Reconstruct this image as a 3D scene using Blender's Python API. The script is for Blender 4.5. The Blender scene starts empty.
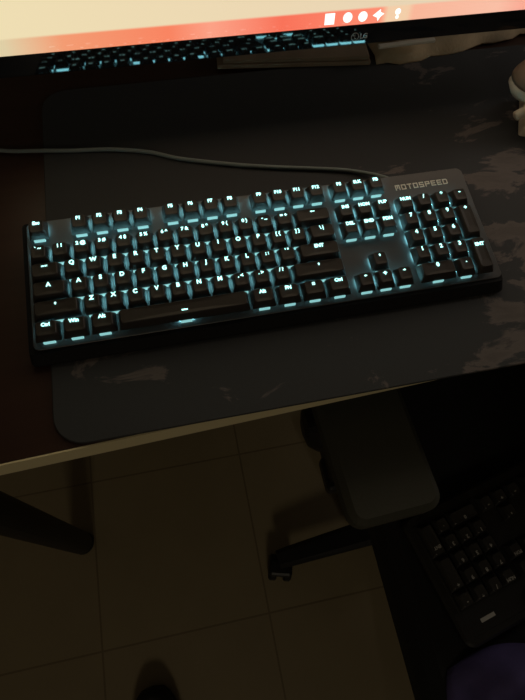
import bpy, bmesh, math, random
from mathutils import Vector, Matrix
random.seed(7)
S = bpy.context.scene
COL = S.collection
DZ = 0.75                      # height of the desk top above the floor
U = 0.01905                    # one key unit

# ------------------------------------------------------------------ camera
cam = bpy.data.cameras.new('camera')
cam.sensor_fit = 'VERTICAL'; cam.sensor_height = 36; cam.sensor_width = 27
cam.lens = 524.9 * 36 / 700
cam.clip_start = 0.01
co = bpy.data.objects.new('camera', cam); COL.objects.link(co)
R = ((0.97854962, -0.20179343, 0.04147356),
     (-0.16384518, -0.88436339, -0.43709971),
     (0.12488154, 0.42092851, -0.89845634))
m = Matrix.Identity(4)
for i in range(3):
    m[i][0] = R[0][i]; m[i][1] = -R[1][i]; m[i][2] = -R[2][i]
m[0][3], m[1][3], m[2][3] = 0.13444678, -0.3487474, 0.42979807 + DZ
co.matrix_world = m
S.camera = co

# ------------------------------------------------------------------ light and exposure
S.view_settings.view_transform = 'Standard'
S.view_settings.look = 'None'
S.view_settings.gamma = 1
S.view_settings.use_curve_mapping = False
S.view_settings.exposure = 0
w = bpy.data.worlds.new('night'); S.world = w; w.use_nodes = True
bg = w.node_tree.nodes['Background']
bg.inputs[0].default_value = (1.0, 0.88, 0.7, 1); bg.inputs[1].default_value = 0.004

def area(name, loc, target, size, power, color):
    l = bpy.data.lights.new(name, 'AREA'); l.size = size; l.energy = power; l.color = color
    o = bpy.data.objects.new(name, l); COL.objects.link(o); o.location = loc
    d = Vector(target) - Vector(loc)
    o.rotation_euler = d.to_track_quat('-Z', 'Y').to_euler()
    return o
# faint warm light of the night room, from an unseen source behind the photographer
area('dim_room_light', (-0.1, -2.2, 1.75), (0.2, -0.2, 0.5), 0.35, 2.5, (1.0, 0.85, 0.62))
# unseen lamp added close by, to brighten the desk from the right-hand side
area('side_fill_light', (1.50, .22, 1.14), (.40, .0, .75), 0.3, 1.6, (1.0, 0.88, 0.78))

# ------------------------------------------------------------------ materials
def mat(name, col, rough=0.6, metal=0.0, emit=None, es=0.0, noise=0.0, nscale=40, bump=0.0, bscale=200, spec=0.5):
    M = bpy.data.materials.new(name); M.use_nodes = True
    nt = M.node_tree; b = nt.nodes['Principled BSDF']
    b.inputs['Base Color'].default_value = (*col, 1)
    b.inputs['Roughness'].default_value = rough; b.inputs['Metallic'].default_value = metal
    b.inputs['Specular IOR Level'].default_value = spec
    if emit:
        b.inputs['Emission Color'].default_value = (*emit, 1); b.inputs['Emission Strength'].default_value = es
    if noise or bump:
        tc = nt.nodes.new('ShaderNodeTexCoord')
    if noise:
        n = nt.nodes.new('ShaderNodeTexNoise'); n.inputs['Scale'].default_value = nscale; n.inputs['Detail'].default_value = 6
        nt.links.new(tc.outputs['Object'], n.inputs['Vector'])
        r = nt.nodes.new('ShaderNodeValToRGB')
        r.color_ramp.elements[0].position = .3; r.color_ramp.elements[1].position = .7
        r.color_ramp.elements[0].color = (*[c * (1 - noise) for c in col], 1)
        r.color_ramp.elements[1].color = (*[min(1, c * (1 + noise)) for c in col], 1)
        nt.links.new(n.outputs['Fac'], r.inputs[0]); nt.links.new(r.outputs[0], b.inputs['Base Color'])
    if bump:
        n = nt.nodes.new('ShaderNodeTexNoise'); n.inputs['Scale'].default_value = bscale
        nt.links.new(tc.outputs['Object'], n.inputs['Vector'])
        bp = nt.nodes.new('ShaderNodeBump'); bp.inputs['Strength'].default_value = bump; bp.inputs['Distance'].default_value = .001
        nt.links.new(n.outputs['Fac'], bp.inputs['Height']); nt.links.new(bp.outputs[0], b.inputs['Normal'])
    return M

def wood_mat():
    M = mat('dark_wood', (.05, .022, .014), .45)
    nt = M.node_tree; b = nt.nodes['Principled BSDF']
    tc = nt.nodes.new('ShaderNodeTexCoord'); mp = nt.nodes.new('ShaderNodeMapping'); mp.inputs['Scale'].default_value = (2, 30, 30)
    n = nt.nodes.new('ShaderNodeTexNoise'); n.inputs['Scale'].default_value = 3; n.inputs['Detail'].default_value = 8
    r = nt.nodes.new('ShaderNodeValToRGB')
    r.color_ramp.elements[0].color = (.032, .012, .008, 1); r.color_ramp.elements[1].color = (.055, .024, .016, 1)
    nt.links.new(tc.outputs['Object'], mp.inputs[0]); nt.links.new(mp.outputs[0], n.inputs['Vector'])
    nt.links.new(n.outputs['Fac'], r.inputs[0]); nt.links.new(r.outputs[0], b.inputs['Base Color'])
    return M

def tile_mat():
    M = mat('beige_tiles', (.3, .24, .16), .35)
    nt = M.node_tree; b = nt.nodes['Principled BSDF']
    tc = nt.nodes.new('ShaderNodeTexCoord'); mp = nt.nodes.new('ShaderNodeMapping')
    mp.inputs['Location'].default_value = (0.137, 0.045, 0)
    br = nt.nodes.new('ShaderNodeTexBrick')
    br.offset = 0; br.squash = 1
    br.inputs['Scale'].default_value = 1; br.inputs['Brick Width'].default_value = .33; br.inputs['Row Height'].default_value = .33
    br.inputs['Mortar Size'].default_value = .0022; br.inputs['Mortar Smooth'].default_value = .3
    br.inputs['Color1'].default_value = (.40, .33, .20, 1); br.inputs['Color2'].default_value = (.385, .315, .195, 1)
    br.inputs['Mortar'].default_value = (.27, .21, .125, 1)
    n = nt.nodes.new('ShaderNodeTexNoise'); n.inputs['Scale'].default_value = 9; n.inputs['Detail'].default_value = 5
    mx = nt.nodes.new('ShaderNodeMix'); mx.data_type = 'RGBA'; mx.blend_type = 'MULTIPLY'; mx.inputs[0].default_value = .35
    nt.links.new(tc.outputs['Object'], mp.inputs[0]); nt.links.new(mp.outputs[0], br.inputs['Vector'])
    nt.links.new(tc.outputs['Object'], n.inputs['Vector'])
    nt.links.new(br.outputs['Color'], mx.inputs[6]); rp = nt.nodes.new('ShaderNodeValToRGB'); rp.color_ramp.elements[0].color = (.3, .3, .3, 1); rp.color_ramp.elements[1].color = (.8, .8, .8, 1)
    nt.links.new(n.outputs['Fac'], rp.inputs[0]); nt.links.new(rp.outputs[0], mx.inputs[7])
    nt.links.new(mx.outputs[2], b.inputs['Base Color'])
    return M

def deskmat_mat():
    # dark cloth printed with ragged grey-brown land-like patches, denser towards the right end
    M = mat('printed_cloth', (.03, .03, .032), .85)
    nt = M.node_tree; b = nt.nodes['Principled BSDF']; L = nt.links
    tc = nt.nodes.new('ShaderNodeTexCoord'); mp = nt.nodes.new('ShaderNodeMapping')
    mp.inputs['Scale'].default_value = (1, 1.9, 1); mp.inputs['Location'].default_value = (.83, .41, 0)
    n = nt.nodes.new('ShaderNodeTexNoise'); n.inputs['Scale'].default_value = 13; n.inputs['Detail'].default_value = 9
    n.inputs['Roughness'].default_value = .62; n.inputs['Distortion'].default_value = .5
    L.new(tc.outputs['Object'], mp.inputs[0]); L.new(mp.outputs[0], n.inputs['Vector'])
    sx = nt.nodes.new('ShaderNodeSeparateXYZ'); L.new(tc.outputs['Object'], sx.inputs[0])
    mr = nt.nodes.new('ShaderNodeMapRange'); mr.inputs['From Min'].default_value = -.10; mr.inputs['From Max'].default_value = .10
    mr.inputs['To Min'].default_value = -.125; mr.inputs['To Max'].default_value = .05
    L.new(sx.outputs[0], mr.inputs[0])
    my = nt.nodes.new('ShaderNodeMapRange'); my.inputs['From Min'].default_value = .01; my.inputs['From Max'].default_value = .10
    my.inputs['To Min'].default_value = 0; my.inputs['To Max'].default_value = -.12
    L.new(sx.outputs[1], my.inputs[0])
    a0 = nt.nodes.new('ShaderNodeMath'); a0.operation = 'ADD'; L.new(mr.outputs[0], a0.inputs[0]); L.new(my.outputs[0], a0.inputs[1])
    ad = nt.nodes.new('ShaderNodeMath'); ad.operation = 'ADD'; L.new(n.outputs['Fac'], ad.inputs[0]); L.new(a0.outputs[0], ad.inputs[1])
    r = nt.nodes.new('ShaderNodeValToRGB')
    r.color_ramp.elements[0].position = .49; r.color_ramp.elements[0].color = (.046, .049, .054, 1)
    r.color_ramp.elements[1].position = .53; r.color_ramp.elements[1].color = (.15, .13, .125, 1)
    e = r.color_ramp.elements.new(.62); e.color = (.12, .105, .10, 1)
    L.new(ad.outputs[0], r.inputs[0]); L.new(r.outputs[0], b.inputs['Base Color'])
    return M

def screen_mat():
    # picture on the screen: cream page above, orange-red bar at the foot that fades to cream at both ends
    M = mat('screen_picture', (.01, .01, .01), .025, spec=.8)
    nt = M.node_tree; b = nt.nodes['Principled BSDF']; L = nt.links
    tc = nt.nodes.new('ShaderNodeTexCoord'); sx = nt.nodes.new('ShaderNodeSeparateXYZ'); L.new(tc.outputs['Object'], sx.inputs[0])
    rx = nt.nodes.new('ShaderNodeValToRGB'); mr = nt.nodes.new('ShaderNodeMapRange')
    mr.inputs['From Min'].default_value = -.4; mr.inputs['From Max'].default_value = .4; L.new(sx.outputs[0], mr.inputs[0])
    E_ = rx.color_ramp.elements
    def pos(x): return (x - SCX + .4) / .8
    E_[0].position = pos(.008); E_[0].color = (.74, .62, .38, 1)
    E_[1].position = pos(.06); E_[1].color = (.90, .33, .17, 1)
    for x, c in ((.16, (.95, .23, .12)), (.20, (.98, .36, .24)), (.27, (.95, .17, .10)), (.372, (1, .27, .17)), (.380, (.9, .62, .40)), (.401, (.9, .62, .40)), (.407, (.95, .47, .32)), (.50, (.95, .52, .38)), (.54, (.95, .36, .27))):
        e = E_.new(pos(x)); e.color = (*c, 1)
    L.new(mr.outputs[0], rx.inputs[0])
    cx = nt.nodes.new('ShaderNodeValToRGB'); L.new(mr.outputs[0], cx.inputs[0])
    C_ = cx.color_ramp.elements
    C_[0].position = pos(0); C_[0].color = (.86, .73, .45, 1); C_[1].position = pos(.55); C_[1].color = (.79, .64, .47, 1)
    e = C_.new(pos(.26)); e.color = (.84, .68, .45, 1)
    # bar height 16 mm with a soft upper line
    st = nt.nodes.new('ShaderNodeMapRange'); st.inputs['From Min'].default_value = .0135; st.inputs['From Max'].default_value = .0155
    L.new(sx.outputs[2], st.inputs[0])
    mx = nt.nodes.new('ShaderNodeMix'); mx.data_type = 'RGBA'
    L.new(st.outputs[0], mx.inputs[0]); L.new(rx.outputs[0], mx.inputs[6]); L.new(cx.outputs[0], mx.inputs[7])
    L.new(mx.outputs[2], b.inputs['Emission Color']); b.inputs['Emission Strength'].default_value = 1.0
    return M
SCX = .355                      # middle of the monitor

M_ = dict(
    wood=wood_mat(), tile=tile_mat(), cloth=deskmat_mat(), screen=screen_mat(),
    edge=mat('cream_edging', (.92, .82, .52), .5),
    wall=mat('painted_wall', (.42, .38, .3), .9, bump=.1),
    ceiling=mat('white_ceiling', (.6, .57, .5), .9, bump=.05),
    case=mat('dark_metal', (.105, .10, .102), .42, .3, bump=.08, bscale=900),
    casebody=mat('black_plastic', (.007, .007, .008), .75, spec=.25),
    cap=mat('keycap_plastic', (.030, .024, .021), .5, bump=.1, bscale=1500),
    glow=mat('backlit_legend', (.1, .1, .1), .5, emit=(.46, 1.0, .94), es=2.3),
    bar=mat('leak_glow', (.1, .1, .1), .5, emit=(.30, .68, .68), es=.85),
    led=mat('cyan_led', (.1, .1, .1), .5, emit=(.27, .80, .90), es=12),
    brand=mat('silver_print', (.85, .8, .7), .5),
    oldcase=mat('old_black_plastic', (.014, .014, .013), .45),
    oldcap=mat('old_keycap_plastic', (.035, .034, .032), .3),
    oldprint=mat('white_print', (.5, .5, .48), .4),
    gloss=mat('glossy_black', (.008, .009, .012), .035, spec=.7),
    housing=mat('monitor_plastic', (.02, .02, .02), .5),
    icon=mat('white_icon', (.1, .1, .1), .5, emit=(1, .95, .9), es=1.3),
    logo=mat('grey_logo', (.7, .7, .72), .4),
    cable=mat('cable_sleeve', (.26, .31, .31), .55, bump=.5, bscale=1500),
    pad=mat('grey_arm_pad', (.055, .055, .04), .75, bump=.2, bscale=300),
    chair=mat('chair_plastic', (.008, .008, .009), .45),
    fabric=mat('chair_fabric', (.010, .010, .010), .95, bump=.6, bscale=700),
    purple=mat('purple_fabric', (.075, .06, .18), .9, noise=.25, nscale=30, bump=.4, bscale=400),
    leg=mat('black_leg_metal', (.008, .008, .008), .45),
    tan=mat('tan_cloth', (.55, .43, .28), .9, noise=.2, nscale=25, bump=.5, bscale=300),
    board=mat('brown_card', (.26, .20, .14), .85, noise=.15, nscale=30),
    strip=mat('white_plastic_strip', (.85, .8, .7), .5),
    cream=mat('cream_glaze', (.85, .76, .6), .45, noise=.12, nscale=60),
    brown=mat('brown_glaze', (.27, .20, .14), .5, noise=.15, nscale=60),
    grey=mat('greygreen_glaze', (.20, .24, .22), .5),
    shoe=mat('black_shoe', (.010, .009, .008), .7, bump=.4, bscale=300),
    sole=mat('shoe_sole', (.02, .018, .015), .8),
)

# ------------------------------------------------------------------ helpers
def link(name, me, material, parent=None, loc=(0, 0, 0), smooth=False):
    if material and not me.materials: me.materials.append(material)
    if smooth:
        for p in me.polygons: p.use_smooth = True
    o = bpy.data.objects.new(name, me); COL.objects.link(o)
    if parent: o.parent = parent
    o.location = loc
    return o
def fin(name, bm, material, parent=None, loc=(0, 0, 0), smooth=False):
    bmesh.ops.recalc_face_normals(bm, faces=bm.faces)
    me = bpy.data.meshes.new(name); bm.to_mesh(me); bm.free()
    return link(name, me, material, parent, loc, smooth)
def tag(o, label=None, cat=None, group=None, kind=None):
    if label: o['label'] = label
    if cat: o['category'] = cat
    if group: o['group'] = group
    if kind: o['kind'] = kind
    return o
def empty(name, loc, rz=0, rot=None):
    o = bpy.data.objects.new(name, None); COL.objects.link(o); o.location = loc
    o.rotation_euler = rot if rot else (0, 0, rz); o.empty_display_size = .05
    return o
def box(bm, x0, x1, y0, y1, z0, z1, bev=0, seg=2, M=None):
    t = bmesh.new()
    bmesh.ops.create_cube(t, size=1)
    for v in t.verts:
        v.co = Vector(((x0 + x1) / 2 + v.co.x * (x1 - x0), (y0 + y1) / 2 + v.co.y * (y1 - y0), (z0 + z1) / 2 + v.co.z * (z1 - z0)))
    if bev: bmesh.ops.bevel(t, geom=t.edges[:], offset=bev, segments=seg, profile=.5, affect='EDGES')
    if M: bmesh.ops.transform(t, matrix=M, verts=t.verts)
    me = bpy.data.meshes.new('t'); t.to_mesh(me); t.free(); bm.from_mesh(me); bpy.data.meshes.remove(me)
    return bm
def nb(*a, **k): return box(bmesh.new(), *a, **k)
def rings(bm, rs, caps=True):
    """skin a list of equally long vertex rings"""
    vs = [[bm.verts.new(p) for p in r] for r in rs]; n = len(rs[0])
    for a, b in zip(vs, vs[1:]):
        for i in range(n): bm.faces.new((a[i], a[(i + 1) % n], b[(i + 1) % n], b[i]))
    if caps: bm.faces.new(vs[0][::-1]); bm.faces.new(vs[-1])
    return bm
def lathe(prof, n=24, axis='Z', at=(0, 0, 0), bm=None):
    bm = bm or bmesh.new(); rs = []
    for r, z in prof:
        ring = []
        for i in range(n):
            a = 2 * math.pi * i / n; p = (max(r, 1e-4) * math.cos(a), max(r, 1e-4) * math.sin(a), z)
            if axis == 'X': p = (p[2], p[0], p[1])
            if axis == 'Y': p = (p[1], p[2], p[0])
            ring.append(Vector(p) + Vector(at))
        rs.append(ring)
    return rings(bm, rs)
def tube(pts, rad, n=10, bm=None, flat=1.0):
    bm = bm or bmesh.new(); pts = [Vector(p) for p in pts]; rs = []
    up = Vector((0, 0, 1))
    for i, p in enumerate(pts):
        d = (pts[min(i + 1, len(pts) - 1)] - pts[max(i - 1, 0)]).normalized()
        s = d.cross(up)
        s = s.normalized() if s.length > 1e-4 else Vector((1, 0, 0))
        u = s.cross(d).normalized(); r = rad[i] if isinstance(rad, (list, tuple)) else rad
        rs.append([p + s * r * math.cos(2 * math.pi * k / n) + u * r * flat * math.sin(2 * math.pi * k / n) for k in range(n)])
    return rings(bm, rs)
def smoothpath(pts, k=8):
    P = [Vector(p) for p in pts]; out = []
    for i in range(len(P) - 1):
        a, b, c, d = P[max(i - 1, 0)], P[i], P[i + 1], P[min(i + 2, len(P) - 1)]
        for j in range(k):
            t = j / k
            out.append(.5 * ((2 * b) + (c - a) * t + (2 * a - 5 * b + 4 * c - d) * t * t + (3 * b - a - 3 * c + d) * t ** 3))
    out.append(P[-1]); return out
def rrect(w, d, r, z, cx=0, cy=0, k=3):
    out = []
    for sx, sy, a0 in ((1, 1, 0), (-1, 1, 90), (-1, -1, 180), (1, -1, 270)):
        for i in range(k + 1):
            a = math.radians(a0 + 90 * i / k)
            out.append(Vector((cx + sx * (w / 2 - r) + r * math.cos(a), cy + sy * (d / 2 - r) + r * math.sin(a), z)))
    return out
def slab(bm, w, d, r, z0, z1, bev, cx=0, cy=0, k=6):
    return rings(bm, [rrect(w - 2 * bev, d - 2 * bev, max(r - bev, .0005), z0, cx, cy, k), rrect(w, d, r, z0 + bev, cx, cy, k),
                      rrect(w, d, r, z1 - bev, cx, cy, k), rrect(w - 2 * bev, d - 2 * bev, max(r - bev, .0005), z1, cx, cy, k)])
_tc = {}
def textmesh(s, size, ext=.00012):
    key = (s, size)
    if key in _tc: return _tc[key]
    cu = bpy.data.curves.new('t', 'FONT'); cu.body = s; cu.size = size; cu.extrude = ext; cu.offset = size * .04
    cu.align_x = 'CENTER'; cu.align_y = 'CENTER'; cu.resolution_u = 3
    ob = bpy.data.objects.new('t', cu); COL.objects.link(ob)
    bpy.context.view_layer.update()
    me = bpy.data.meshes.new_from_object(ob.evaluated_get(bpy.context.evaluated_depsgraph_get()))
    bpy.data.objects.remove(ob); _tc[key] = me
    return me
def polymesh(polys, h=.00024, sc=1.0):
    bm = bmesh.new()
    for P in polys:
        rings(bm, [[Vector((x * sc, y * sc, -h / 2)) for x, y in P], [Vector((x * sc, y * sc, h / 2)) for x, y in P]])
    bmesh.ops.recalc_face_normals(bm, faces=bm.faces)
    me = bpy.data.meshes.new('icon'); bm.to_mesh(me); bm.free(); return me
def rect(x0, y0, x1, y1): return [(x0, y0), (x1, y0), (x1, y1), (x0, y1)]
ICON = {
    'UP': [[(-1, 0), (1, 0), (0, 1.2)], rect(-.4, -1.1, .4, 0)],
    'DOWN': [[(-1, 0), (0, -1.2), (1, 0)], rect(-.4, 0, .4, 1.1)],
    'LEFT': [[(-1.3, 0), (0, -.9), (0, .9)], rect(0, -.35, 1.2, .35)],
    'RIGHT': [[(1.3, 0), (0, .9), (0, -.9)], rect(-1.2, -.35, 0, .35)],
    'TAB': [[(-1.9, 0), (-.7, -.8), (-.7, .8)], rect(-.7, -.25, .6, .25), [(1.9, .1), (.8, .9), (.8, -.7)], rect(-2.2, -.8, -1.95, .8), rect(2.0, -.7, 2.25, .9)],
    'MENU': [rect(-1.1, -1.2, 1.1, -.8), rect(-1.1, .8, 1.1, 1.2), rect(-1.1, -.8, -.75, .8), rect(.75, -.8, 1.1, .8), rect(-.5, -.5, .5, -.2), rect(-.5, .2, .5, .5)],
    'BACK': [[(-2.0, 0), (-.6, -.9), (-.6, .9)], rect(-.6, -.3, 2.0, .3)],
    'BAR': [rect(-2.3, -.55, 2.3, .55)],
    'BULB': [[(1.5 * math.cos(a / 4 * math.pi), 1.5 * math.sin(a / 4 * math.pi)) for a in range(8)], rect(-.5, -2.2, .5, -1.5), rect(1.8, -.2, 2.5, .2), rect(-2.5, -.2, -1.8, .2)],
}
_ic = {}
def legendmesh(s, big):
    if s in ICON:
        if s not in _ic: _ic[s] = polymesh(ICON[s], sc=.00115 if s != 'BULB' else .0009)
        return _ic[s]
    return textmesh(s, big if len(s) == 1 else (big * .86 if len(s) < 4 else big * .80))
_cm = {}
def capmesh(wu, hu, tag_=''):
    key = (wu, hu, tag_)
    if key in _cm: return _cm[key]
    W = wu * U - .0017; D = hu * U - .0012
    bm = bmesh.new()
    tw, td = W - .0052, D - .0050; oy = .0006
    R_ = [rrect(W, D, .0012, -.0082), rrect(W - .0004, D - .0004, .0014, -.0070),
          rrect((W + tw) / 2 - .0004, (D + td) / 2 - .0004, .002, -.0032, 0, oy * .6), rrect(tw + .0002, td + .0002, .0024, -.0006, 0, oy),
          rrect(tw - .0009, td - .0009, .0022, 0, 0, oy)]
    vs = [[bm.verts.new(p) for p in r] for r in R_]; n = len(R_[0])
    for a, b in zip(vs, vs[1:]):
        for i in range(n): bm.faces.new((a[i], a[(i + 1) % n], b[(i + 1) % n], b[i]))
    bm.faces.new(vs[0][::-1])
    inner = [bm.verts.new(p) for p in rrect(tw * .45, td * .5, .0015, -.00045, 0, oy)]
    for i in range(n): bm.faces.new((vs[-1][i], vs[-1][(i + 1) % n], inner[(i + 1) % n], inner[i]))
    bm.faces.new(inner)
    me = bpy.data.meshes.new('keycap'); bm.to_mesh(me); bm.free(); _cm[key] = me
    return me

# ------------------------------------------------------------------ the setting
def struct(name, bm, m_): o = fin(name, bm, m_); o['kind'] = 'structure'; return o
struct('floor', nb(-1.6, 2.2, -2.6, .62, -.05, 0), M_['tile'])
struct('wall_back', nb(-1.6, 2.2, .56, .62, 0, 2.5), M_['wall'])
struct('wall_front', nb(-1.6, 2.2, -2.66, -2.6, 0, 2.5), M_['wall'])
struct('wall_left', nb(-1.66, -1.6, -2.66, .62, 0, 2.5), M_['wall'])
struct('wall_right', nb(2.2, 2.26, -2.66, .62, 0, 2.5), M_['wall'])
struct('ceiling', nb(-1.66, 2.26, -2.66, .62, 2.5, 2.55), M_['ceiling'])

# ------------------------------------------------------------------ desk
desk = tag(empty('desk', (.45, .12, 0), math.radians(2.0)), 'dark brown wooden desk with cream front edging, under the lit keyboard', 'desk')
# local frame: front edge at y = -FY
inv = Matrix.Rotation(-math.radians(2.0), 4, 'Z') @ Matrix.Translation((-.45, -.12, 0))
fy = (inv @ Vector((.08, -.2065, 0))).y
fin('desktop', nb(-.645, .70, fy + .0015, fy + .68, DZ - .025, DZ, .001), M_['wood'], desk)
e = fin('edge_band', nb(-.645, .70, fy, fy + .0015, DZ - .025, DZ - .0003), M_['edge'], desk); e['label'] = 'cream edging strip'
def lean(bm, x, y):
    for v in bm.verts: v.co.x += x - math.copysign(.022, x) * v.co.z; v.co.y += y - .025 * math.copysign(1, .3 - (y - fy)) * v.co.z
    return bm
for lx, ly in ((-.621, .046), (.65, .057), (-.621, .60), (.65, .60)):
    fin('leg', lean(lathe([(.019, .012), (.0225, .02), (.0235, .2), (.0265, DZ - .03), (.0265, DZ - .026)], 24), lx, fy + ly), M_['leg'], desk, smooth=False)
    fin('foot', lathe([(.021, 0), (.0225, .004), (.0225, .010), (.015, .0119)], 24, at=(lx, fy + ly, 0)), M_['leg'], desk)
# round plate under every leg top is hidden by the desktop

# ------------------------------------------------------------------ desk mat
bm = bmesh.new()
slab(bm, .80, .43, .028, DZ + .0002, DZ + .0024, .0008, 0, 0, 8)
mt = fin('desk_mat', bm, M_['cloth'], None, (.408, .0095, 0), smooth=False)
tag(mt, 'large dark cloth desk mat with grey-brown printed patches, under the keyboard', 'desk mat')
MT = DZ + .0024

# ------------------------------------------------------------------ keyboards
G = .41
ROWS = [
    (0, [('Esc', .5, 1)] + [('F%d' % (i + 1), x, 1) for i, x in enumerate((2.5, 3.5, 4.5, 5.5, 7, 8, 9, 10, 11.5, 12.5, 13.5, 14.5))] + [('PS', 15.75, 1), ('SLK', 16.75, 1), ('PB', 17.75, 1)]),
    (-1 - G, [('` ~', .5, 1)] + [(s, i + 1.5, 1) for i, s in enumerate(('1 !', '2 @', '3 #', '4 $', '5 %', '6 ^', '7 &', '8 *', '9 (', '0 )', '- _', '= +'))] + [('BACK', 14, 2), ('INS', 15.75, 1), ('HOM', 16.75, 1), ('PUP', 17.75, 1), ('NUM', 19, 1), ('/', 20, 1), ('*', 21, 1), ('-', 22, 1)]),
    (-2 - G, [('TAB', .75, 1.5)] + [(s, i + 2, 1) for i, s in enumerate('QWERTYUIOP')] + [('[ {', 12, 1), ('] }', 13, 1), ('\\ |', 14.25, 1.5), ('DEL', 15.75, 1), ('END', 16.75, 1), ('PDN', 17.75, 1), ('7', 19, 1), ('8', 20, 1), ('9', 21, 1), ('+', 22, 1, 2)]),
    (-3 - G, [('A', .875, 1.75)] + [(s, i + 2.25, 1) for i, s in enumerate('ASDFGHJKL')] + [('; :', 11.25, 1), ("' \"", 12.25, 1), ('ENT', 13.875, 2.25), ('4', 19, 1), ('5', 20, 1), ('6', 21, 1)]),
    (-4 - G, [('UP', 1.125, 2.25)] + [(s, i + 2.75, 1) for i, s in enumerate('ZXCVBNM')] + [(', <', 9.75, 1), ('. >', 10.75, 1), ('/ ?', 11.75, 1), ('UP', 13.625, 2.75), ('UP', 16.75, 1), ('1', 19, 1), ('2', 20, 1), ('3', 21, 1), ('ENT', 22, 1, 2)]),
    (-5 - G, [('Ctrl', .625, 1.25), ('Win', 1.875, 1.25), ('Alt', 3.125, 1.25), ('BAR', 6.875, 6.25), ('Alt', 10.625, 1.25), ('FN', 11.875, 1.25), ('MENU', 13.125, 1.25), ('Ctrl', 14.375, 1.25), ('LEFT', 15.75, 1), ('BULB', 16.75, 1), ('RIGHT', 17.75, 1), ('0', 19.5, 2), ('.', 21, 1)]),
]
LEGY = .0036          # legends sit this far behind the middle of a key
def keys(root, lit, capm, legm, zc, z_plate):
    big = .0056
    for ri, (ry, row) in enumerate(ROWS):
        for k in row:
            s, kx, kw = k[:3]; kh = k[3] if len(k) > 3 else 1
            cy = ry * U - LEGY - (kh - 1) * U / 2
            nm = 'spacebar' if s == 'BAR' else 'enter_key' if s == 'ENT' else 'shift_key' if (s == 'UP' and kw > 2) else 'backspace_key' if s == 'BACK' else 'keycap'
            me = capmesh(kw, kh, 'lit' if lit else 'old')
            o = link(nm, me, capm, root, (kx * U, cy, zc))
            lm = legendmesh(s, big).copy()
            ly = LEGY + (kh - 1) * U / 2
            if s == 'ENT' and kh == 2: ly -= .004
            if s == 'UP' and kw == 2.25: pass
            if s == 'BAR': ly = -.0022; 
            lo = link('legend', lm, legm, o, (0, ly + .0002, .00005 if s != 'BAR' else -.00015))
            if lit:
                if kh == 1: fin('leak_glow_bar', nb(-.0050, .0050, -.0008, .0008, 0, .0032), M_['bar'], o, (0, -(kh * U) / 2 + .0004, z_plate - zc + .0001))  # glowing block added in place of backlight escaping under the cap front
                pass
                fin('backlight', nb(-.0070, .0070, -.0055, .0035, 0, .0020), M_['led'], o, (0, ly if kh == 1 else U * .5 + .0036, z_plate - zc + .0001))

T = math.radians(6)
# keyboard frame: legend plane lies ZL above the underside of the case
ZL = .0215
h0 = .027 + .103 * math.sin(T)
kb = empty('backlit_keyboard', (0, 0, 0), rot=(T, 0, 0))
kb.location = (0, ZL * math.sin(T), DZ + h0 - ZL * math.cos(T))
tag(kb, 'black full-size mechanical keyboard glowing cyan between its keys, on the desk mat', 'keyboard')
X0, X1, Y0, Y1 = -.0068, .4375, -.1245, .0095
PX0, PY0 = -.0030, -.1212
ZP = ZL - .0112
bm = bmesh.new()
cx, cy = (X0 + X1) / 2, (Y0 + Y1) / 2; W, D = X1 - X0, Y1 - Y0
rings(bm, [rrect(W - .002, D + .002, .004, 0, cx, cy - .003), rrect(W + .001, D + .008, .005, .0012, cx, cy - .004), rrect(W + .001, D + .008, .005, ZP - .0075, cx, cy - .004),
           rrect(W, D - .0, .004, ZP - .0012, cx, cy)])
fin('case_body', bm, M_['casebody'], kb)
bm = bmesh.new(); slab(bm, X1 - PX0 - .0005, Y1 - PY0 - .0005, .0060, ZP - .0013, ZP, .0004, (X1 + PX0) / 2, (Y1 + PY0) / 2)
fin('top_plate', bm, M_['case'], kb)
keys(kb, True, M_['cap'], M_['glow'], ZL, ZP)
# brand lettering, squared strokes
GL = {'M': [(0, 0, .22, 1), (.78, 0, 1, 1), (.22, .78, .78, 1), (.4, .3, .6, .8)],
      'O': [(0, 0, .22, 1), (.78, 0, 1, 1), (.22, .8, .78, 1), (.22, 0, .78, .2)],
      'T': [(0, .8, 1, 1), (.39, 0, .61, .8)],
      'S': [(0, .8, 1, 1), (0, .4, .22, .8), (.22, .4, 1, .6), (.78, .2, 1, .4), (0, 0, 1, .2)],
      'P': [(0, 0, .22, 1), (.22, .8, 1, 1), (.78, .4, 1, .8), (.22, .4, .78, .6)],
      'E': [(0, 0, .22, 1), (.22, .8, 1, 1), (.22, .4, .9, .6), (.22, 0, 1, .2)],
      'D': [(0, 0, .22, 1), (.22, .8, .85, 1), (.78, .12, 1, .88), (.22, 0, .85, .2)]}
P = []
for i, ch in enumerate('MOTOSPEED'):
    for x0, y0, x1, y1 in GL[ch]:
        P.append(rect((i * 1.28 + x0), y0 * 1.25, (i * 1.28 + x1), y1 * 1.25))
lm = polymesh(P, (.0002), .00505)
link('brand_lettering', lm, M_['brand'], kb, (.3612, -.0085, ZP + .0001))['label'] = 'silver MOTOSPEED lettering'
for fx in (.03, .40):
    fin('flip_foot', nb(fx - .014, fx + .014, -.012, -.004, -.0125, .0005, .0015), M_['casebody'], kb)

# keyboard cable
pts = [(.3617, .016, MT + .016), (.3600, .026, MT + .009), (.352, .036, MT + .004), (.3206, .049, MT + .0024), (.2459, .0655, MT + .0024), (.204, .0765, MT + .0024), (.1522, .0930, MT + .0024),
       (.120, .108, MT + .0024), (.0797, .1185, MT + .0024), (.0377, .1235, MT + .0024), (.012, .1275, MT + .0024), (-.0039, .131, DZ + .0036), (-.0349, .1375, DZ + .0026), (-.10, .16, DZ + .0026), (-.15, .22, DZ + .0026)]
fin('cable', tube(smoothpath(pts), .0021, 10), M_['cable'], None, smooth=True)
cab = bpy.data.objects['cable']; cab.name = 'keyboard_cable'
tag(cab, 'thin grey braided cable running left from behind the backlit keyboard', 'cable')

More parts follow.
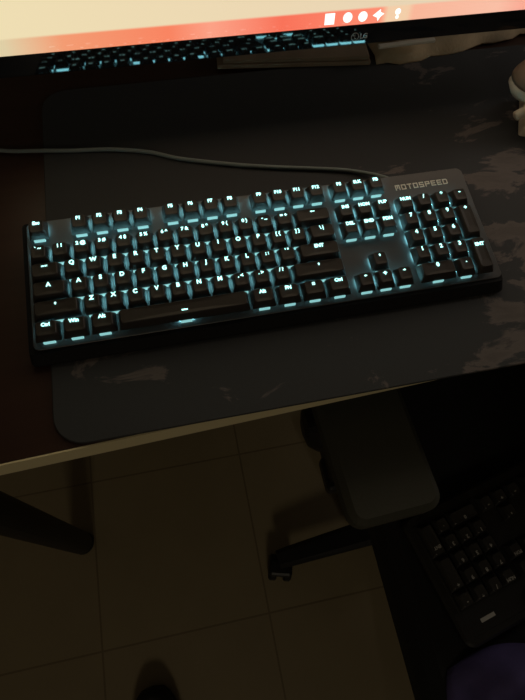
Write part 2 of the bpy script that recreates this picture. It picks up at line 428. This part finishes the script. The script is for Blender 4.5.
# ------------------------------------------------------------------ monitor
TAU = math.radians(8)
mon = empty('monitor', (SCX, .147, DZ + .1), rot=(-TAU, 0, 0))
# Empty stays at the foot of the screen plane; local y points away behind the screen
tag(mon, 'wide monitor with a glossy black bezel showing a cream page and orange bar', 'monitor')
sc = fin('screen', nb(-.40, .40, .0006, .003, 0, .335), M_['screen'], mon)
fin('bezel', nb(-.412, .412, 0, .012, -.0195, 0, .0008), M_['gloss'], mon)
fin('frame', box(box(nb(-.408, -.40, 0, .012, 0, .335), .40, .408, 0, .012, 0, .335), -.408, .408, 0, .012, .335, .345), M_['gloss'], mon)
bm = nb(-.411, .411, .012, .034, -.019, .344, .004); box(bm, -.15, .15, .034, .055, .06, .26, .01)
fin('rear_housing', bm, M_['housing'], mon)
def on_screen(polys, name, x, z, mtl, sc_=1.0, lab=None):
    me = polymesh(polys, .0003, sc_); o = link(name, me, mtl, mon, (x - SCX, .00045, z)); o.rotation_euler = (math.pi / 2, 0, 0)
    if lab: o['label'] = lab
    return o
def circ(r, n=18, cx=0, cy=0): return [(cx + r * math.cos(2 * math.pi * i / n), cy + r * math.sin(2 * math.pi * i / n)) for i in range(n)]
on_screen([rect(-.0050, -.0052, .0050, .0052)], 'taskbar_icon', .3190, .0075, M_['icon'], 1, 'white square icon')
on_screen([circ(.0048)], 'taskbar_icon', .3377, .0075, M_['icon'], 1, 'white round icon')
on_screen([circ(.0048)], 'taskbar_icon', .3536, .0072, M_['icon'], 1, 'white round icon')
on_screen([[(-.006, 0), (-.001, -.0022), (0, -.0055), (.0025, -.0015), (.006, .001), (.002, .0028), (.0015, .0055), (-.002, .003)]], 'taskbar_icon', .3700, .0072, M_['icon'], 1, 'white star-shaped icon')
on_screen([circ(.0030, cy=.0018), circ(.0018, cy=-.0032)], 'taskbar_icon', .3905, .0072, M_['icon'], 1, 'small white icon in a cream box')
# logo in the bezel
ring = []
for i in range(20):
    a0, a1 = 2 * math.pi * i / 20, 2 * math.pi * (i + 1) / 20
    ring.append([(.0042 * math.cos(a0), .0042 * math.sin(a0)), (.0042 * math.cos(a1), .0042 * math.sin(a1)), (.0035 * math.cos(a1), .0035 * math.sin(a1)), (.0035 * math.cos(a0), .0035 * math.sin(a0))])
lg = link('logo', polymesh(ring + [rect(-.0005, -.002, .0, .0022), rect(-.0005, -.002, .0018, -.0015), circ(.0007, 8, -.0017, .0013)], .0003), M_['logo'], mon, (.3482 - SCX, -.0001, -.0115))
lg.rotation_euler = (math.pi / 2, 0, 0); lg['label'] = 'round grey logo'
lt = link('logo_letters', textmesh('LG', .0068), M_['logo'], mon, (.3577 - SCX, -.0001, -.0115)); lt.rotation_euler = (math.pi / 2, 0, 0); lt['label'] = 'grey LG letters'
# stand (local frame is tilted by TAU)
TR = Matrix.Rotation(TAU, 4, 'X')
def mbox(*a, **k): return nb(*a, M=TR @ Matrix.Translation((0, 0, 0)), **k)
fin('stand_neck', mbox(-.03, .03, .215, .245, -.096, .18, .004), M_['housing'], mon)
fin('stand_arm', mbox(-.028, .028, .062, .22, .12, .165, .004), M_['housing'], mon)
fin('stand_base', mbox(-.12, .12, .19, .29, -.0998, -.088, .004), M_['housing'], mon)

# ------------------------------------------------------------------ things at the back of the desk
def lump(name, x0, x1, y0, y1, z0, z1, m_, nx=26, ny=12, amp=.003, seed=1, front=None):
    r = random.Random(seed); ph = [r.random() * 6 for _ in range(6)]
    bm = bmesh.new(); top = []; bot = []
    for j in range(ny + 1):
        tr = []; br = []
        for i in range(nx + 1):
            u = i / nx; v = j / ny
            x = x0 + (x1 - x0) * u; ya = y0 + (front(u) if front else 0); y = ya + (y1 - ya) * v
            edge = min(1, min(u, 1 - u) * nx / 2.0, min(v, 1 - v) * ny / 1.6) ** .5 if 0 < i < nx and 0 < j < ny else 0
            h = z0 + .002 + (z1 - z0 - .002) * edge + edge * amp * (math.sin(x * 60 + ph[0] + 2 * math.sin(y * 40)) + .6 * math.sin(x * 140 + y * 90 + ph[1]))
            jx = .0015 * math.sin(y * 150 + ph[2]); jy = .0025 * math.sin(x * 90 + ph[3]) + .0012 * math.sin(x * 230 + ph[4])
            tr.append(bm.verts.new((x + jx, y + (jy if j < 2 else 0), h))); br.append(bm.verts.new((x + jx, y + (jy if j < 2 else 0), z0)))
        top.append(tr); bot.append(br)
    for j in range(ny):
        for i in range(nx):
            bm.faces.new((top[j][i], top[j][i + 1], top[j + 1][i + 1], top[j + 1][i])); bm.faces.new((bot[j][i], bot[j + 1][i], bot[j + 1][i + 1], bot[j][i + 1]))
    for i in range(nx):
        bm.faces.new((top[0][i], bot[0][i], bot[0][i + 1], top[0][i + 1])); bm.faces.new((top[ny][i], top[ny][i + 1], bot[ny][i + 1], bot[ny][i]))
    for j in range(ny):
        bm.faces.new((top[j][0], top[j + 1][0], bot[j + 1][0], bot[j][0])); bm.faces.new((top[j][nx], bot[j][nx], bot[j + 1][nx], top[j + 1][nx]))
    return fin(name, bm, m_, None, smooth=True)
o = lump('folded_cloth', .415, .80, .212, .325, DZ + .0027, DZ + .020, M_['tan'], front=lambda u: .030 * min(1, max(0, (u - .15) / .4)))
tag(o, 'folded tan cloth lying at the back of the desk under the monitor', 'cloth')
bm = nb(-.037, .037, -.0030, .0030, 0, .004, .0012)
o = fin('plastic_strip', bm, M_['strip'], None, (.448, .2165, DZ + .0232)); o.rotation_euler = (0, 0, math.radians(2))
tag(o, 'narrow white plastic strip lying on the tan cloth', 'strip')
bm = nb(-.105, .085, -.04, .04, 0, .005, .001); box(bm, -.098, .083, -.037, .038, .005, .010, .001)
o = fin('cardboard_sheet', bm, M_['board'], None, (.325, .262, DZ + .0027)); o.rotation_euler = (0, 0, math.radians(-6))
tag(o, 'flat dark brown folded cardboard beside the tan cloth under the monitor', 'cardboard')

# small cream and brown ornament at the right edge of the photograph
fg = tag(empty('ornament', (.594, .078, DZ + .0026), math.radians(-25)), 'small cream and brown ornament on the desk at the right edge', 'ornament')
fin('base_block', nb(-.044, .034, -.032, .034, 0, .013, .003), M_['cream'], fg)
fin('plinth', nb(-.037, .030, -.026, .030, .013, .024, .004), M_['brown'], fg)
fin('torso', lathe([(.020, .024), (.022, .030), (.019, .038), (.012, .044)], 20, at=(-.020, .004, 0)), M_['grey'], fg, smooth=True)
fin('arm', tube(smoothpath([(-.026, -.008, .034), (-.038, -.016, .031), (-.048, -.023, .027), (-.057, -.029, .022)]), [.0075] * 8 + [.0065] * 8 + [.0055] * 8 + [.004], 10), M_['cream'], fg, smooth=True)
fin('head', lathe([(.004, .026), (.018, .030), (.024, .039), (.022, .048)], 22, at=(-.049, .004, 0)), M_['cream'], fg, smooth=True)
fin('cap', lathe([(.022, .043), (.0265, .045), (.026, .049), (.022, .057), (.013, .064), (.003, .066)], 22, at=(-.046, .006, 0)), M_['brown'], fg, smooth=True)

# ------------------------------------------------------------------ office chair under the desk
ch = tag(empty('office_chair', (.55, -.262, 0)), 'black office chair with grey armrests pushed under the desk, old keyboard on its seat', 'chair')
HX, HY = .55, -.262
SEAT = .535
bm = bmesh.new()
sx0, sx1, sy0, sy1 = .314, .815, -.61, -.05
cx, cy, W, D = (sx0 + sx1) / 2 - HX, (sy0 + sy1) / 2 - HY, sx1 - sx0, sy1 - sy0
rings(bm, [rrect(W - .06, D - .06, .05, SEAT - .085, cx, cy, 6), rrect(W - .005, D - .005, .07, SEAT - .07, cx, cy, 6), rrect(W, D, .07, SEAT - .03, cx, cy, 6),
           rrect(W - .012, D - .012, .066, SEAT - .010, cx, cy, 6), rrect(W - .04, D - .04, .055, SEAT, cx, cy, 6)])
fin('seat', bm, M_['fabric'], ch, smooth=False)
bm = bmesh.new()
rings(bm, [[Vector((p.x, -.50 - p.z * .0 + (z - .6) * -.12 + dy, z)) for p in rrect(w_, .06, .02, 0)] for z, w_, dy in []] or [
    [Vector((p.x + cx, p.y - .49 - (z - .56) * .15, z)) for p in rrect(w_, .065, .028, 0)] for z, w_ in ((.56, .36), (.60, .44), (.80, .47), (1.0, .42), (1.05, .34))])
fin('backrest', bm, M_['fabric'], ch)
fin('back_bracket', nb(cx - .03, cx + .03, -.52, -.44, .46, .62, .006), M_['chair'], ch)
fin('tilt_mechanism', nb(-.10, .10, -.10, .10, SEAT - .13, SEAT - .086, .01), M_['chair'], ch)
fin('gas_column', lathe([(.028, .09), (.028, .26), (.018, .262), (.018, SEAT - .13)], 20), M_['chair'], ch)
fin('base_hub', lathe([(.035, .06), (.045, .075), (.045, .10), (.03, .112)], 24), M_['chair'], ch)
A1 = math.radians(184)
for k in range(5):
    a = A1 + k * 2 * math.pi / 5; c, s = math.cos(a), math.sin(a)
    bm = bmesh.new(); rs = []
    for d, wd, z0, z1 in ((.03, .030, .060, .105), (.15, .024, .062, .096), (.30, .019, .058, .082), (.325, .017, .058, .078)):
        rs.append([Vector((c * d - s * t * wd, s * d + c * t * wd, z)) for t, z in ((-1, z0), (1, z0), (1, z1 - .008), (.6, z1), (-.6, z1), (-1, z1 - .008))])
    rings(bm, rs); fin('base_arm', bm, M_['chair'], ch)
    # caster: two wheels and a hood
    cs = empty('caster_pivot', (0, 0, 0)); bpy.data.objects.remove(cs)
    bm = bmesh.new()
    px, py = c * .318 , s * .318
    fa = math.radians(75)           # all casters trail the same way
    Mx = Matrix.Translation((px + math.cos(fa) * -.010, py + math.sin(fa) * -.014, .0255)) @ Matrix.Rotation(fa, 4, 'Z')
    t = bmesh.new()
    for sgn in (-1, 1):
        lathe([(.012, sgn * .006), (.023, sgn * .007), (.0252, sgn * .010), (.0252, sgn * .019), (.021, sgn * .023), (.006, sgn * .024)], 22, axis='Y', bm=t)
    bmesh.ops.transform(t, matrix=Mx, verts=t.verts)
    cst = fin('caster', t, M_['chair'], ch)
    t = nb(-.018, .016, -.0235, .0235, .004, .030, .006)
    bmesh.ops.transform(t, matrix=Mx, verts=t.verts)
    fin('caster_hood', t, M_['chair'], cst)
for side in (-1, 1):
    ax = (.293 if side < 0 else .835) - HX
    bm = bmesh.new()
    slab(bm, .091, .25, .016, 0, .030, .006, 0, 0, 6)
    o = fin('armrest_pad', bm, M_['pad'], ch, (ax - .005, -.183 - HY, DZ - .092)); o.rotation_euler = (0, 0, math.radians(2.5 * side * -1))
    o['label'] = 'grey armrest pad'
    sup = nb(ax - .006, ax + .026, -.225 - HY, -.165 - HY, SEAT - .11, DZ - .091, .008)
    box(sup, min(ax - .01, .0 if side > 0 else ax - .002), max(ax + .02, .0 if side < 0 else ax + .02), -.235 - HY, -.185 - HY, SEAT - .118, SEAT - .090, .006)
    fin('armrest_support', sup, M_['chair'], ch)
    fin('adjustment_knob', lathe([(.010, 0), (.020, .003), (.027, .012), (.027, .030), (.022, .034)], 24, axis='X', at=((ax - .060) if side < 0 else ax + .026, -.195 - HY, DZ - .112)), M_['chair'], ch)
    fin('knob_stem', lathe([(.006, 0), (.006, .025)], 12, axis='X', at=((ax - .030) if side < 0 else ax + .004, -.195 - HY, DZ - .112)), M_['chair'], bpy.data.objects[[q.name for q in ch.children if q.name.startswith('adjustment_knob')][-1]])

# old keyboard lying on the seat, turned round
ok_ = empty('old_keyboard', (.792, -.3298, SEAT + .0010), math.radians(-167.33))
tag(ok_, 'old unlit black keyboard lying turned round on the chair seat', 'keyboard')
bm = bmesh.new(); slab(bm, .452, .145, .012, 0, .016, .003, .214, -.0565)
box(bm, -.002, .431, -.118, .0075, .012, .0165, .001)
fin('case_body', bm, M_['oldcase'], ok_)
keys(ok_, False, M_['oldcap'], M_['oldprint'], .0262, .017)
lab = link('case_print', polymesh([rect(-.009, -.002, .009, .002)], .0004), M_['oldprint'], ok_, (.404, -.004, .0166)); lab['label'] = 'small pale printed mark'

# purple garment on the chair seat behind the old keyboard
def garment():
    bm = bmesh.new(); nx, ny = 30, 24; x0, x1, y0, y1 = .345, .60, -.600, -.455; g = []
    for j in range(ny + 1):
        row = []
        for i in range(nx + 1):
            u, v = i / nx, j / ny; x = x0 + (x1 - x0) * u; y = y0 + (y1 - y0) * v
            y += .012 * math.sin(u * 7) * v; x += .015 * math.sin(v * 5 + 1)
            e_ = min(1, min(u, 1 - u, v, 1 - v) * 7)
            z = SEAT + .002 + e_ * (.022 + .008 * math.sin(x * 75 + y * 60) + .005 * math.sin(y * 150 - x * 70))
            row.append(bm.verts.new((x, y, z)))
        g.append(row)
    for j in range(ny):
        for i in range(nx): bm.faces.new((g[j][i], g[j][i + 1], g[j + 1][i + 1], g[j + 1][i]))
    ge = bmesh.ops.extrude_face_region(bm, geom=bm.faces[:])
    for v in [v for v in ge['geom'] if isinstance(v, bmesh.types.BMVert)]: v.co.z = SEAT + .0006
    return fin('purple_garment', bm, M_['purple'], None, smooth=True)
tag(garment(), 'crumpled purple-blue garment on the chair seat beside the old keyboard', 'garment')

# ------------------------------------------------------------------ shoe on the floor
sh = tag(empty('shoe', (-.045, -.588, 0), math.radians(1)), 'rounded toe of a black shoe on the floor tiles in front of the desk', 'shoe')
def shoe_ring(z, g, k=28):
    out = []
    for i in range(k):
        a = 2 * math.pi * i / k; y = math.sin(a) * .138
        wd = .052 if y > 0 else .036
        x = math.copysign(abs(math.cos(a)) ** .62, math.cos(a)) * wd
        out.append(Vector((x * g, y * (.97 + .03 * g) - (1 - g) * .02, z(y))))
    return out
fin('sole', rings(bmesh.new(), [shoe_ring(lambda y: 0, .97), shoe_ring(lambda y: .006, 1), shoe_ring(lambda y: .018, 1)]), M_['sole'], sh)
fin('upper', rings(bmesh.new(), [shoe_ring(lambda y: .018, .97), shoe_ring(lambda y: .034 + max(0, -y) * .1, .95), shoe_ring(lambda y: .048 + max(0, .05 - y) * .22, .75), shoe_ring(lambda y: .054 + max(0, .05 - y) * .3, .45), shoe_ring(lambda y: .050 + max(0, .05 - y) * .3, .2)]), M_['shoe'], sh, smooth=True)
